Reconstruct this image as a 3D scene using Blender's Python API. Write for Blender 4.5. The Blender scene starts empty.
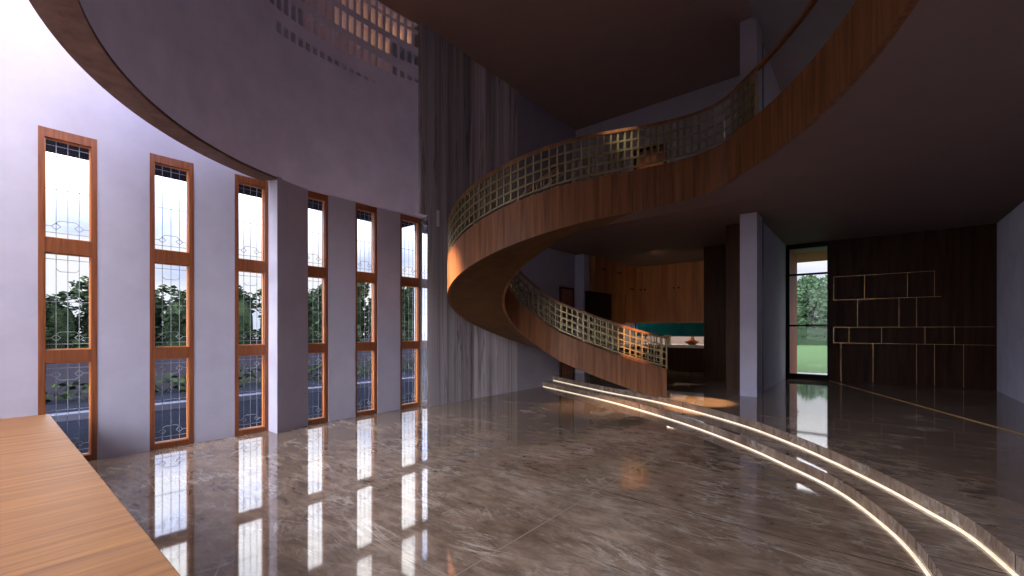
import bpy, bmesh, math, random
from math import sin, cos, pi, radians as R, atan2, sqrt, hypot
random.seed(7)
SC = bpy.context.scene
COL = SC.collection

# ------------------------------------------------------------------ camera
F, HZ, CH, YAW = 435.0, 330.0, 1.6, R(39.3)
cd = bpy.data.cameras.new('camera'); cam = bpy.data.objects.new('camera', cd); COL.objects.link(cam)
cam.location = (0, 0, CH); cam.rotation_euler = (R(90), 0, YAW)
cd.sensor_width = 36; cd.lens = F / 1024 * 36; cd.shift_y = (HZ - 288) / 1024; cd.clip_end = 500
SC.camera = cam
FW = (-sin(YAW), cos(YAW)); RT = (cos(YAW), sin(YAW))

def ray(px):
    u = (px - 512) / F
    return FW[0] + u * RT[0], FW[1] + u * RT[1]
def ground(px, py, z=0.0):
    d = F * (CH - z) / (py - HZ); r = ray(px)
    return (d * r[0], d * r[1])
def on_y(px, py, Y):                       # where a sight line meets the plane y = Y
    r = ray(px); s = Y / r[1]
    return (r[0] * s, Y, CH + (HZ - py) * s / F)
def on_x(px, py, X):
    r = ray(px); s = X / r[0]
    return (X, r[1] * s, CH + (HZ - py) * s / F)

# ------------------------------------------------------------------ materials
def nodes(name):
    m = bpy.data.materials.new(name); m.use_nodes = True
    nt = m.node_tree; b = nt.nodes['Principled BSDF']
    return m, nt, b
def plain(name, c, rough=.6, metal=0, spec=.5, emit=None, es=1):
    m, nt, b = nodes(name)
    b.inputs['Base Color'].default_value = (*c, 1); b.inputs['Roughness'].default_value = rough
    b.inputs['Metallic'].default_value = metal; b.inputs['Specular IOR Level'].default_value = spec
    if emit:
        b.inputs['Emission Color'].default_value = (*emit, 1); b.inputs['Emission Strength'].default_value = es
    return m
def ramp(nt, fac, stops):
    r = nt.nodes.new('ShaderNodeValToRGB'); e = r.color_ramp.elements
    while len(e) < len(stops): e.new(.5)
    for k, (p, c) in enumerate(stops): e[k].position = p; e[k].color = (*c, 1)
    nt.links.new(fac, r.inputs[0]); return r.outputs[0]
def coords(nt, scale, kind='Object', rot=(0, 0, 0)):
    t = nt.nodes.new('ShaderNodeTexCoord'); mp = nt.nodes.new('ShaderNodeMapping')
    mp.inputs['Scale'].default_value = scale; mp.inputs['Rotation'].default_value = rot
    nt.links.new(t.outputs[kind], mp.inputs[0]); return mp.outputs[0]
def noise(nt, vec, scale, detail=4, rough=.5, dist=0):
    n = nt.nodes.new('ShaderNodeTexNoise'); n.inputs['Scale'].default_value = scale
    n.inputs['Detail'].default_value = detail; n.inputs['Roughness'].default_value = rough
    n.inputs['Distortion'].default_value = dist
    nt.links.new(vec, n.inputs['Vector']); return n.outputs['Fac']
def bump(nt, b, fac, strength, dist=.01):
    n = nt.nodes.new('ShaderNodeBump'); n.inputs['Strength'].default_value = strength
    n.inputs['Distance'].default_value = dist
    nt.links.new(fac, n.inputs['Height']); nt.links.new(n.outputs[0], b.inputs['Normal'])
def wood(name, dark, light, scale, rough=.4, spec=.4, stops=(.35, .68)):
    m, nt, b = nodes(name)
    v = coords(nt, scale); f = noise(nt, v, 1.0, 6, .62, .4)
    nt.links.new(ramp(nt, f, [(stops[0], dark), (stops[1], light)]), b.inputs['Base Color'])
    b.inputs['Roughness'].default_value = rough; b.inputs['Specular IOR Level'].default_value = spec
    bump(nt, b, f, .08); return m
def plaster(name, c, var=.06, rough=.75, spec=.2):
    m, nt, b = nodes(name)
    v = coords(nt, (1, 1, 1)); f = noise(nt, v, 2.2, 6, .6)
    lo = tuple(x * (1 - var) for x in c); hi = tuple(x * (1 + var) for x in c)
    nt.links.new(ramp(nt, f, [(.3, lo), (.7, hi)]), b.inputs['Base Color'])
    b.inputs['Roughness'].default_value = rough; b.inputs['Specular IOR Level'].default_value = spec
    g = noise(nt, v, 30, 3); bump(nt, b, g, .05); return m

M = {}
M['wall'] = plaster('pale lavender plaster', (.38, .355, .425))
M['drum'] = plaster('grey concrete plaster', (.78, .77, .95), .08)
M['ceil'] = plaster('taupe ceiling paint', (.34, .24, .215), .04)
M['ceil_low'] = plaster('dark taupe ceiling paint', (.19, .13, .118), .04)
M['ceil_grey'] = plaster('grey ceiling paint', (.30, .29, .33), .04)
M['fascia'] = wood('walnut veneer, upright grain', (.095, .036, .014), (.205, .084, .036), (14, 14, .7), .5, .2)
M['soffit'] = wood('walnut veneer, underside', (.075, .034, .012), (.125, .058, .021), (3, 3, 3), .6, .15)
M['frame'] = wood('mahogany window wood', (.13, .037, .013), (.25, .078, .027), (30, 30, 1.5), .35)
M['bead'] = plain('orange varnished bead', (.62, .22, .055), .3)  # sunlit highlight on the inner frame edges, painted as orange
M['oak'] = wood('light oak boards', (.15, .055, .013), (.32, .138, .038), (24, 1.1, 4), .45, .35, (.3, .7))
M['kitchen'] = wood('honey veneer', (.24, .095, .035), (.42, .185, .075), (7, 7, .5), .5, .3)
M['darkwood'] = wood('dark walnut panelling', (.022, .009, .005), (.046, .019, .010), (9, 9, .6), .45, .06)
M['darkcab'] = wood('dark brown cabinet veneer', (.035, .015, .007), (.07, .031, .015), (9, 9, .6), .5, .08)
M['door'] = wood('russet door veneer', (.22, .07, .04), (.34, .12, .07), (9, 9, .6), .5, .3)
M['bronze'] = plain('dark bronze', (.22, .17, .085), .38, .5)
M['brass'] = plain('brass', (.42, .235, .10), .35, 1)
M['black'] = plain('black aluminium', (.010, .010, .011), .5, 0, .1)
M['screen'] = plain('black glass', (.003, .003, .004), .3, spec=.1)
M['white'] = plain('white stone worktop', (.75, .72, .70), .3)
M['polished'] = plain('polished pale stone', (.50, .50, .55), .06, .75)
M['lead'] = plain('lead came', (.30, .32, .36), .5, .2)
M['led'] = plain('warm light strip', (.9, .8, .65), .5, emit=(1.0, .80, .56), es=.65)
M['asphalt'] = plaster('dark paving', (.009, .0105, .017), .3, .8, 0)
M['kerb'] = plain('pale kerb stone', (.07, .075, .11), .8, 0, 0)
M['boundary'] = plaster('grey boundary wall', (.030, .029, .042), .1, .8, 0)
M['brick'] = plaster('red brown render', (.24, .062, .026), .12)
M['porch'] = plain('pale porch paving', (.30, .28, .27), .7)
M['trunk'] = plain('bark', (.07, .05, .035), .9)
M['orange'] = plain('orange peel', (.75, .26, .05), .5)
M['clay'] = wood('turned bowl wood', (.30, .13, .05), (.48, .22, .09), (8, 8, 8))
M['beige'] = plain('beige enamel', (.60, .55, .46), .5)

def leafmat(name, a, b_):
    m, nt, b = nodes(name)
    f = noise(nt, coords(nt, (1, 1, 1)), 6, 3)
    nt.links.new(ramp(nt, f, [(.35, a), (.68, b_)]), b.inputs['Base Color'])
    b.inputs['Roughness'].default_value = .8; b.inputs['Specular IOR Level'].default_value = .05
    return m
M['leaf_dark'] = leafmat('dark evergreen leaf', (.007, .014, .009), (.022, .036, .016))
M['leaf_light'] = leafmat('mid green leaf', (.014, .032, .015), (.05, .08, .042))
M['leaf_deep'] = leafmat('deep blue green leaf', (.006, .020, .018), (.016, .04, .018))
M['lawn'] = leafmat('lawn grass', (.020, .044, .015), (.036, .066, .022))

def marble():
    m, nt, b = nodes('brown veined marble')
    L = nt.links
    v = coords(nt, (1, 1, 1), rot=(0, 0, R(28)))
    f1 = noise(nt, v, .8, 9, .68, .35)
    f2 = noise(nt, coords(nt, (.8, 2.0, 1), rot=(0, 0, R(-16))), 4.2, 10, .74, .5)
    base = ramp(nt, f1, [(.30, (.125, .083, .058)), (.5, (.205, .143, .105)), (.70, (.31, .228, .175))])
    fine = ramp(nt, f2, [(.36, (.50, .49, .48)), (.64, (1.3, 1.29, 1.27))])
    mul = nt.nodes.new('ShaderNodeMix'); mul.data_type = 'RGBA'; mul.blend_type = 'MULTIPLY'; mul.inputs[0].default_value = .85
    L.new(base, mul.inputs[6]); L.new(fine, mul.inputs[7])
    prev = mul.outputs[2]
    # pale wisps: thin ridges of two stretched noises, broken up by a third
    br_ = ramp(nt, noise(nt, v, 1.7, 3), [(.42, (0, 0, 0)), (.62, (1, 1, 1))])
    for sc_, rot_, w_, amt in (((.45, 1.7, 1), -24, .018, .85), ((1.3, 3.4, 1), 14, .022, .6), ((.9, 2.6, 1), -60, .012, .5)):
        n = noise(nt, coords(nt, sc_, rot=(0, 0, R(rot_))), .9, 9, .62, .7)
        sub = nt.nodes.new('ShaderNodeMath'); sub.operation = 'SUBTRACT'; sub.inputs[1].default_value = .5; L.new(n, sub.inputs[0])
        ab = nt.nodes.new('ShaderNodeMath'); ab.operation = 'ABSOLUTE'; L.new(sub.outputs[0], ab.inputs[0])
        vein = ramp(nt, ab.outputs[0], [(0, (amt,) * 3), (w_ * .35, (amt * .35,) * 3), (w_, (0, 0, 0))])
        vm = nt.nodes.new('ShaderNodeMath'); vm.operation = 'MULTIPLY'; L.new(vein, vm.inputs[0]); L.new(br_, vm.inputs[1])
        mv = nt.nodes.new('ShaderNodeMix'); mv.data_type = 'RGBA'
        L.new(vm.outputs[0], mv.inputs[0]); L.new(prev, mv.inputs[6]); mv.inputs[7].default_value = (.46, .39, .34, 1); prev = mv.outputs[2]
    # slab joints
    geo = nt.nodes.new('ShaderNodeNewGeometry'); sep = nt.nodes.new('ShaderNodeSeparateXYZ'); L.new(geo.outputs['Position'], sep.inputs[0])
    def joint(out, off):
        a = nt.nodes.new('ShaderNodeMath'); a.operation = 'ADD'; a.inputs[1].default_value = off; L.new(out, a.inputs[0])
        p = nt.nodes.new('ShaderNodeMath'); p.operation = 'PINGPONG'; p.inputs[1].default_value = 2.2; L.new(a.outputs[0], p.inputs[0])
        c = nt.nodes.new('ShaderNodeMath'); c.operation = 'LESS_THAN'; c.inputs[1].default_value = .0055; L.new(p.outputs[0], c.inputs[0])
        return c.outputs[0]
    jx = joint(sep.outputs[0], 2.08); jy = joint(sep.outputs[1], -3.92)
    m1 = nt.nodes.new('ShaderNodeMix'); m1.data_type = 'RGBA'; L.new(jx, m1.inputs[0]); L.new(mv.outputs[2], m1.inputs[6]); m1.inputs[7].default_value = (.24, .20, .175, 1)
    m2 = nt.nodes.new('ShaderNodeMix'); m2.data_type = 'RGBA'; L.new(jy, m2.inputs[0]); L.new(m1.outputs[2], m2.inputs[6]); m2.inputs[7].default_value = (.02, .016, .014, 1)
    L.new(m2.outputs[2], b.inputs['Base Color'])
    b.inputs['Roughness'].default_value = .045
    b.inputs['IOR'].default_value = 1.72
    return m
M['marble'] = marble()

def stone(name, k=1.0):
    m, nt, b = nodes(name)
    L = nt.links
    v = coords(nt, (1, 1.5, .075)); f = noise(nt, v, 1.5, 9, .6, .5)
    v2 = coords(nt, (1, 6, .07)); g = noise(nt, v2, 1.2, 6, .65, .6)
    c1 = ramp(nt, f, [(.30, (.22, .188, .185)), (.42, (.40, .365, .38)), (.52, (.46, .43, .455)), (.545, (.25, .215, .21)), (.57, (.42, .39, .41)), (.72, (.29, .255, .25))])
    c2 = ramp(nt, g, [(.36, (.45, .43, .41)), (.5, (1.0, 1.0, 1.0)), (.62, (1.25, 1.25, 1.27))])
    mu = nt.nodes.new('ShaderNodeMix'); mu.data_type = 'RGBA'; mu.blend_type = 'MULTIPLY'; mu.inputs[0].default_value = .8
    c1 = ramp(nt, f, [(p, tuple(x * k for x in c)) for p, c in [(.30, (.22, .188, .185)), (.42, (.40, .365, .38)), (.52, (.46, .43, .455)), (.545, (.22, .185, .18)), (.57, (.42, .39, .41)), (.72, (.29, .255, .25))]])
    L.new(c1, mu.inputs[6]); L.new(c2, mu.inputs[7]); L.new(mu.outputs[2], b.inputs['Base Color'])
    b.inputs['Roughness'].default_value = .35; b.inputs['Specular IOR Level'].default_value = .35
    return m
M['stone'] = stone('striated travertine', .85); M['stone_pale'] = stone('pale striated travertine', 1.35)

def glassmat(name, tint=(1, 1, 1), edge=.35):
    m = bpy.data.materials.new(name); m.use_nodes = True; nt = m.node_tree; nt.nodes.clear()
    o = nt.nodes.new('ShaderNodeOutputMaterial'); mx = nt.nodes.new('ShaderNodeMixShader')
    t = nt.nodes.new('ShaderNodeBsdfTransparent'); g = nt.nodes.new('ShaderNodeBsdfGlossy'); lw = nt.nodes.new('ShaderNodeLayerWeight')
    lw.inputs[0].default_value = .5; t.inputs[0].default_value = (*tint, 1); g.inputs['Roughness'].default_value = .02
    pw = nt.nodes.new('ShaderNodeMath'); pw.operation = 'POWER'; pw.inputs[1].default_value = 5; nt.links.new(lw.outputs['Facing'], pw.inputs[0])
    mr = nt.nodes.new('ShaderNodeMapRange'); mr.inputs[3].default_value = .005; mr.inputs[4].default_value = edge; nt.links.new(pw.outputs[0], mr.inputs[0])
    nt.links.new(mr.outputs[0], mx.inputs[0]); nt.links.new(t.outputs[0], mx.inputs[1]); nt.links.new(g.outputs[0], mx.inputs[2])
    nt.links.new(mx.outputs[0], o.inputs[0]); return m
M['glass'] = glassmat('clear window glass', edge=.3)
M['teal'] = glassmat('teal tinted glass', (.26, .52, .58), .3)

# ------------------------------------------------------------------ mesh helpers
class MB:
    def __init__(s): s.v = []; s.f = []
    def add(s, vs, fs):
        o = len(s.v); s.v += [tuple(p) for p in vs]; s.f += [tuple(i + o for i in q) for q in fs]; return s
    def box(s, x0, x1, y0, y1, z0, z1):
        vs = [(x, y, z) for z in (z0, z1) for y in (y0, y1) for x in (x0, x1)]
        return s.add(vs, [(0, 2, 3, 1), (4, 5, 7, 6), (0, 1, 5, 4), (2, 6, 7, 3), (0, 4, 6, 2), (1, 3, 7, 5)])
    def prism(s, poly, z0, z1):
        n = len(poly)
        vs = [(x, y, z0) for x, y in poly] + [(x, y, z1) for x, y in poly]
        return s.add(vs, [tuple(range(n))[::-1], tuple(range(n, 2 * n))] + [(i, (i + 1) % n, n + (i + 1) % n, n + i) for i in range(n)])
    def loft(s, rings, closed=True, caps=True):
        n = len(rings[0]); vs = [p for r in rings for p in r]; fs = []
        for i in range(len(rings) - 1):
            for j in range(n if closed else n - 1):
                k = (j + 1) % n
                fs.append((i * n + j, i * n + k, (i + 1) * n + k, (i + 1) * n + j))
        if caps and closed:
            fs.append(tuple(range(n))[::-1]); fs.append(tuple((len(rings) - 1) * n + j for j in range(n)))
        return s.add(vs, fs)
    def beam(s, a, b, w, d, side):
        """bar from a to b, w wide along 'side', d deep across it"""
        ax = [b[i] - a[i] for i in range(3)]; l = sqrt(sum(c * c for c in ax)) or 1; ax = [c / l for c in ax]
        n = (ax[1] * side[2] - ax[2] * side[1], ax[2] * side[0] - ax[0] * side[2], ax[0] * side[1] - ax[1] * side[0])
        ln = sqrt(sum(c * c for c in n)) or 1; n = [c / ln for c in n]
        ring = lambda p: [tuple(p[i] + side[i] * w / 2 * e + n[i] * d / 2 * g for i in range(3)) for e, g in ((-1, -1), (1, -1), (1, 1), (-1, 1))]
        return s.loft([ring(a), ring(b)])
    def lathe(s, prof, c=(0, 0, 0), n=20):
        return s.loft([[(c[0] + r * cos(2 * pi * k / n), c[1] + r * sin(2 * pi * k / n), c[2] + z) for k in range(n)] for r, z in prof])

def obj(name, mb, mat, parent=None, smooth=False, bevel=0):
    me = bpy.data.meshes.new(name)
    off = parent_world(parent) if parent else (0, 0, 0)
    me.from_pydata([(x - off[0], y - off[1], z - off[2]) for x, y, z in mb.v], [], mb.f)
    bm = bmesh.new(); bm.from_mesh(me); bmesh.ops.recalc_face_normals(bm, faces=bm.faces); bm.to_mesh(me); bm.free()
    me.materials.append(mat)
    if smooth:
        for p in me.polygons: p.use_smooth = True
    o = bpy.data.objects.new(name, me); COL.objects.link(o)
    if parent: o.parent = parent
    if smooth:
        try: me.set_sharp_from_angle(angle=R(35))
        except Exception: pass
    if bevel:
        md = o.modifiers.new('edge', 'BEVEL'); md.width = bevel; md.segments = 2; md.limit_method = 'ANGLE'
    return o
def parent_world(p):
    x, y, z = 0, 0, 0
    while p: x += p.location.x; y += p.location.y; z += p.location.z; p = p.parent
    return (x, y, z)
def root(name, loc, label=None, cat=None, group=None, kind=None):
    o = bpy.data.objects.new(name, None); COL.objects.link(o); o.location = loc; o.empty_display_size = .2
    return tag(o, label, cat, group, kind)
def tag(o, label=None, cat=None, group=None, kind=None):
    if label: o['label'] = label
    if cat: o['category'] = cat
    if group: o['group'] = group
    if kind: o['kind'] = kind
    return o
def struct(name, mb, mat, label, cat, **kw):
    return tag(obj(name, mb, mat, **kw), label, cat, None, 'structure')
def catmull(pts, n=10):
    P = [tuple(2 * a - b for a, b in zip(pts[0], pts[1]))] + list(pts) + [tuple(2 * a - b for a, b in zip(pts[-1], pts[-2]))]
    out = []
    for i in range(1, len(P) - 2):
        for k in range(n):
            t = k / n
            out.append(tuple(.5 * (2 * b + (c - a) * t + (2 * a - 5 * b + 4 * c - d) * t * t + (3 * b - a - 3 * c + d) * t ** 3)
                             for a, b, c, d in zip(P[i - 1], P[i], P[i + 1], P[i + 2])))
    out.append(tuple(pts[-1])); return out

XW, XS = -7.37, -7.10          # window wall and stone wall planes
ZL, ZC = 3.95, 7.87            # lower ceiling, high ceiling
Z1, Z2 = .13, .26              # step, raised floor
XR, YB, YF = 2.2, 15.85, -4.0

# ------------------------------------------------------------------ floors and steps
L1 = [(544.6, 387), (580, 395), (618.4, 404.3), (677.5, 422), (736.5, 443.7), (785.7, 465.8), (835, 490.4), (879, 522.4), (918.6, 561.8)]
L2 = [(554.4, 380.7), (605, 392), (662.7, 403.6), (736.5, 424), (795.6, 446), (864.5, 478), (928.5, 512.6), (982.6, 547)]
l1 = [ground(*p) for p in L1]; l2 = [ground(*p, Z1) for p in L2]
l1 = [(XS - .02, l1[0][1] + .15)] + l1 + [(.40, 3.2), (.46, 2.4), (.48, 1.2), (.48, -1), (.48, YF)]
l2 = [(XS - .02, l2[0][1] + .1)] + l2 + [(.80, 3.2), (.88, 2.4), (.90, 1.2), (.90, -1), (.90, YF)]
c1 = catmull(l1, 8); c2 = catmull(l2, 8)
struct('floor', MB().box(-7.46, XR + .2, YF - .2, 16.2, -.2, 0), M['marble'], 'brown veined marble floor of the tall hall, glossy', 'floor')
def platform(c, z0, z1):
    return MB().prism(c + [(XR, YF), (XR, YB), (XS - .02, YB)], z0, z1)
struct('floor_step', platform(c1, 0, Z1), M['marble'], 'lower curved marble step with a light line at its foot', 'step')
struct('floor_raised', platform(c2, Z1, Z2), M['marble'], 'raised dark marble floor beyond the two curved steps', 'floor')
def strip(c, z):
    rings = []
    for i, (x, y) in enumerate(c):
        a = c[max(i - 1, 0)]; b = c[min(i + 1, len(c) - 1)]
        tx, ty = b[0] - a[0], b[1] - a[1]; l = hypot(tx, ty); n = (ty / l, -tx / l)
        if n[0] * (-1) + n[1] * (-1) < 0: n = (-n[0], -n[1])
        rings.append([(x, y, z), (x + n[0] * .014, y + n[1] * .014, z), (x + n[0] * .014, y + n[1] * .014, z + .018), (x, y, z + .018)])
    return MB().loft(rings)
tag(obj('light_strip', strip([p for p in c1 if p[1] > -2], .001), M['led']), 'glowing light strip along the foot of the lower curved step', 'light strip', 'light strips of the curved steps')
tag(obj('light_strip', strip([p for p in c2 if p[1] > -2], Z1 + .001), M['led']), 'glowing light strip along the foot of the upper curved step', 'light strip', 'light strips of the curved steps')
# brass line let into the raised floor
a = ground(830, 381, Z2); b = ground(1024, 435, Z2)
dx, dy = b[0] - a[0], b[1] - a[1]; l = hypot(dx, dy); nx, ny = -dy / l * .03, dx / l * .03
tag(obj('floor_inlay', MB().prism([(a[0] - nx, a[1] - ny), (b[0] + dx * .06 - nx, b[1] + dy * .06 - ny), (b[0] + dx * .06 + nx, b[1] + dy * .06 + ny), (a[0] + nx, a[1] + ny)], Z2, Z2 + .003), plain('satin gold inlay', (.70, .40, .14), .45, .2)),
    'thin brass line set into the dark raised floor, running to the glazed opening', 'floor inlay')

# ------------------------------------------------------------------ window wall with six tall windows
WIN = [(.417, .911), (1.420, 1.905), (2.422, 2.895), (3.36, 3.846), (4.352, 4.828), (5.348, 5.868)]
DC, DRI, DRO = (-3.218, 4.473), 4.19, 4.466          # upper drum wall circle
def drum_x(y, r=DRI): return max(DC[0] - sqrt(max(r * r - (y - DC[1]) ** 2, 0)), -7.24)
TOPW = 5.75
w = MB().box(XW - .13, XW, YF - .2, WIN[0][0], 0, TOPW)
for i in range(2): w.box(XW - .13, XW, WIN[i][1], WIN[i + 1][0], 0, TOPW)
for i in range(2): w.box(XW - .13, XW, WIN[i][0], WIN[i][1], ZL - .01, TOPW)
w.box(XW - .13, XW, WIN[2][0], 2.895, ZL - .01, TOPW)
w.box(XW - .13, XW, 2.895, 3.1, ZL, TOPW)
struct('wall_left', w, M['wall'], 'bright lavender plaster wall around the three nearest tall windows', 'wall')
XP = -7.28
for poly, lb in (([(-7.5, 2.895), (-7.04, 2.895), (XP, 3.485), (-7.5, 3.40)], 'plaster pier standing proud between third and fourth tall window'),
                 ([(-7.5, 3.846), (XP, 3.846), (XP, 4.36), (-7.5, 4.36)], 'plaster pier between fourth and fifth tall window'),
                 ([(-7.5, 4.828), (XP, 4.828), (XP, 5.348), (-7.5, 5.348)], 'plaster pier between fifth and sixth tall window'),
                 ([(-7.5, 5.868), (-7.075, 5.868), (-7.075, 5.889), (-7.5, 5.889)], 'narrow polished return mirroring the sixth window beside striped stone')):
    struct('wall_pier', MB().prism(poly, 0, ZL + .02), M['polished'] if 'return' in lb else M['wall'], lb, 'wall pier')

def came_lines(y0, y1, z0, z1, both):
    """polylines of the leaded pattern in (y, z)"""
    W, H = y1 - y0, z1 - z0; q = W * .25; r = W * .13
    P = lambda a, b: (y0 + W * a, z0 + H * b)
    out = []; e = .125; t = .06
    for x in (.25, .5, .75): out.append([P(x, 0), P(x, 1)])
    out.append([P(0, .5), P(1, .5)])
    ends = (0, 1)
    for en in ends:
        g = lambda v: v if en == 0 else 1 - v
        out.append([P(0, g(t)), P(1, g(t))])
        for x in (.25, .75):
            if en == 0 or both:               # small diamonds with curved sides
                rx, rz = .10, .10 * W / H
                out.append([P(x - rx, g(e)), P(x, g(e + rz)), P(x + rx, g(e)), P(x, g(e - rz)), P(x - rx, g(e))])
                out.append([P(0, g(e)), P(x - rx, g(e))] if x < .5 else [P(x + rx, g(e)), P(1, g(e))])
        # rounded shoulders joining the middle bars
        arc = []
        for k in range(6):
            an = pi / 2 * k / 5
            arc.append(P(.25 + .12 * (1 - cos(an)), g(e + (.12 * W / H) * sin(an) + .02)))
        out.append([P(.25, g(.02 + e))] + arc); out.append([P(1 - (p[0] - y0) / W, (p[1] - z0) / H) for p in arc])
        out.append([P(.37, g(e + .12 * W / H + .02)), P(.63, g(e + .12 * W / H + .02))])
    return out
NUM = ['first', 'second', 'third', 'fourth', 'fifth', 'sixth']
for i, (y0, y1) in enumerate(WIN):
    xw = XW - .03 if i < 3 else -7.315
    t = root('window_%d' % (i + 1), (xw, (y0 + y1) / 2, 0), '%s tall mahogany framed leaded window counting from the wooden platform' % NUM[i], 'window', 'tall leaded windows', 'structure')
    s = .052; d0, d1 = xw - .10, xw + (.035 if i < 3 else .02)
    fr = MB().box(d0, d1, y0, y0 + s, 0, ZL).box(d0, d1, y1 - s, y1, 0, ZL)
    for z0, z1 in ((0, .075), (1.215, 1.365), (2.505, 2.68), (3.845, ZL)): fr.box(d0, d1 - .004, y0 + s, y1 - s, z0, z1)
    obj('window_frame', fr, M['frame'], t)
    for z0, z1 in ((.075, 1.215), (1.365, 2.505), (2.68, 3.845)):
        a0, a1 = y0 + s, y1 - s
        g = obj('glass_pane', MB().box(xw - .045, xw - .039, a0, a1, z0, z1), M['glass'], t)
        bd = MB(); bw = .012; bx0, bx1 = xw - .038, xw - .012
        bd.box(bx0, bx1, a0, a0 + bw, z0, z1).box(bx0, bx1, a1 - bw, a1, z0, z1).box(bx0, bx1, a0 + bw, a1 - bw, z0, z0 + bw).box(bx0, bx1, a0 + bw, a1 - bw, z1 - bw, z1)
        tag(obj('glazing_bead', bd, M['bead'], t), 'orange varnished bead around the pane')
        cm = MB()
        for ln in came_lines(a0, a1, z0, z1, z0 < 1):
            for p, q in zip(ln, ln[1:]):
                cm.beam((xw - .035, *p), (xw - .035, *q), .0045, .006, (1, 0, 0))
        obj('leading', cm, M['lead'], g)
# canopy slab outside, above the windows
struct('trim_1', MB().box(-8.30, -7.51, -1.0, 6.1, 3.93, 4.12), M['boundary'], 'grey canopy ledge outside above the tall windows', 'canopy')

# ------------------------------------------------------------------ drum wall with perforations
XD = -7.24                                                # the drum runs straight along the windows here
def dp(r, an):
    lim = XD - (r - DRI)
    d = DC[0] + r * cos(an) - lim + .05
    return (lim - .05 + (d + sqrt(d * d + .05)) / 2, DC[1] + r * sin(an))
def px_of(x, y): return 512 + F * (x * RT[0] + y * RT[1]) / (x * FW[0] + y * FW[1])
A0 = pi - math.asin((5.89 - DC[1]) / DRI); A1 = R(292); ZT = 8.5
holes = {}                                                # column -> list of (z0, z1)
ncol = 22
ROWS = [(6.285, .03), (6.70, .06), (7.116, .20), (7.53, .29), (7.79, .12)]
fine = [A0 + .0008 * k for k in range(1400)]
cols = [min(fine, key=lambda an: abs(px_of(*dp(DRI, an)) - (416.7 - 7.25 * k))) for k in range(ncol)]
hws = [.31 * (cols[min(k + 1, ncol - 1)] - cols[max(k - 1, 0)]) * (1 if 0 < k < ncol - 1 else 2) for k in range(ncol)]
lit = {}
for k in range(ncol):
    hs = []
    for r, (zc, h) in enumerate(ROWS):
        if r == 0: h = 0 if k < 6 else .03 + .011 * (k - 6)
        if r == 1: h = .06 + .034 * k if k < 5 else min(.20 + .01 * (k - 4), .27)
        if r == 2: h = min(.20 + .025 * k, .30)
        if r == 0 and k > 19: h = 0
        if h < .025: continue
        z0, z1 = zc - h / 2, zc + h / 2
        hs.append((z0, z1)); lit[(k, r)] = (z0, z1)
    holes[k] = hs
dm = MB()
def patch(a, b, z0, z1, r=DRI):
    n = max(1, int((b - a) / R(1.6)))
    for i in range(n):
        p, q = dp(r, a + (b - a) * i / n), dp(r, a + (b - a) * (i + 1) / n)
        dm.add([(*p, z0), (*q, z0), (*q, z1), (*p, z1)], [(0, 1, 2, 3)])
edges = [A0]
RB = DRI + .22
for k in range(ncol):
    a, b = cols[k] - hws[k] / 2, cols[k] + hws[k] / 2
    patch(edges[-1], a, ZL, ZT); z = ZL
    for z0, z1 in holes[k]:
        patch(a, b, z, z0)
        p, q, pb, qb = dp(DRI, a), dp(DRI, b), dp(RB, a), dp(RB, b)
        dm.add([(*p, z0), (*q, z0), (*q, z1), (*p, z1), (*pb, z0), (*qb, z0), (*qb, z1), (*pb, z1)], [(0, 1, 5, 4), (1, 2, 6, 5), (2, 3, 7, 6), (3, 0, 4, 7)])
        z = z1
    patch(a, b, z, ZT); edges.append(b)
patch(edges[-1], A1, ZL, ZT)
patch(A0, A1, ZL, ZT, DRO)
for an in (A0, A1):
    p, q = dp(DRI, an), dp(DRO, an); dm.add([(*p, ZL), (*q, ZL), (*q, ZT), (*p, ZT)], [(0, 1, 2, 3)])
n = 60
for zz in (ZL, ZT):
    for i in range(n):
        a, b = A0 + (A1 - A0) * i / n, A0 + (A1 - A0) * (i + 1) / n
        dm.add([(*dp(DRI, a), zz), (*dp(DRO, a), zz), (*dp(DRO, b), zz), (*dp(DRI, b), zz)], [(0, 1, 2, 3)])
struct('wall_drum', dm, M['drum'], 'curved grey upper wall with rows of small square openings', 'wall', smooth=False)
# lining behind the openings: emission stands in for sunlit wood, near black for shade
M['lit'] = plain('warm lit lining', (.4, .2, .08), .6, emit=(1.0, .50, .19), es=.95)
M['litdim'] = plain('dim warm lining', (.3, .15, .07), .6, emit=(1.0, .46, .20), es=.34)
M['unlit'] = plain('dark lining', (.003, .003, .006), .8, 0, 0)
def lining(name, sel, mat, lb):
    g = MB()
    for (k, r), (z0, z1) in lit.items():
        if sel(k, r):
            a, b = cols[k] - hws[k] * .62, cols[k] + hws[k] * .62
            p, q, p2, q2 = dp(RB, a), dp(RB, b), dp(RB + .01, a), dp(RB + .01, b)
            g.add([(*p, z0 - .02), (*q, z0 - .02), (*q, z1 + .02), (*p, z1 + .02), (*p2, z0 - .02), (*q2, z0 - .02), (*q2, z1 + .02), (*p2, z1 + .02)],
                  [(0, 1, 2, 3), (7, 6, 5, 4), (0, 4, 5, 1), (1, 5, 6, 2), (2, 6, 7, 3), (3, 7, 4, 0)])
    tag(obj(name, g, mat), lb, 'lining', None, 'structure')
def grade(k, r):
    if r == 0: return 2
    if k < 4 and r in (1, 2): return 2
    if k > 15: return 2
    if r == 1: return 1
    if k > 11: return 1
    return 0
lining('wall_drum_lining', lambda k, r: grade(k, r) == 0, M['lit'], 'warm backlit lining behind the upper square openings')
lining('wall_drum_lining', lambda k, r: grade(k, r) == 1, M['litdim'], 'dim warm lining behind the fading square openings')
lining('wall_drum_lining', lambda k, r: grade(k, r) == 2, M['unlit'], 'dark lining behind the unlit square openings')
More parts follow.
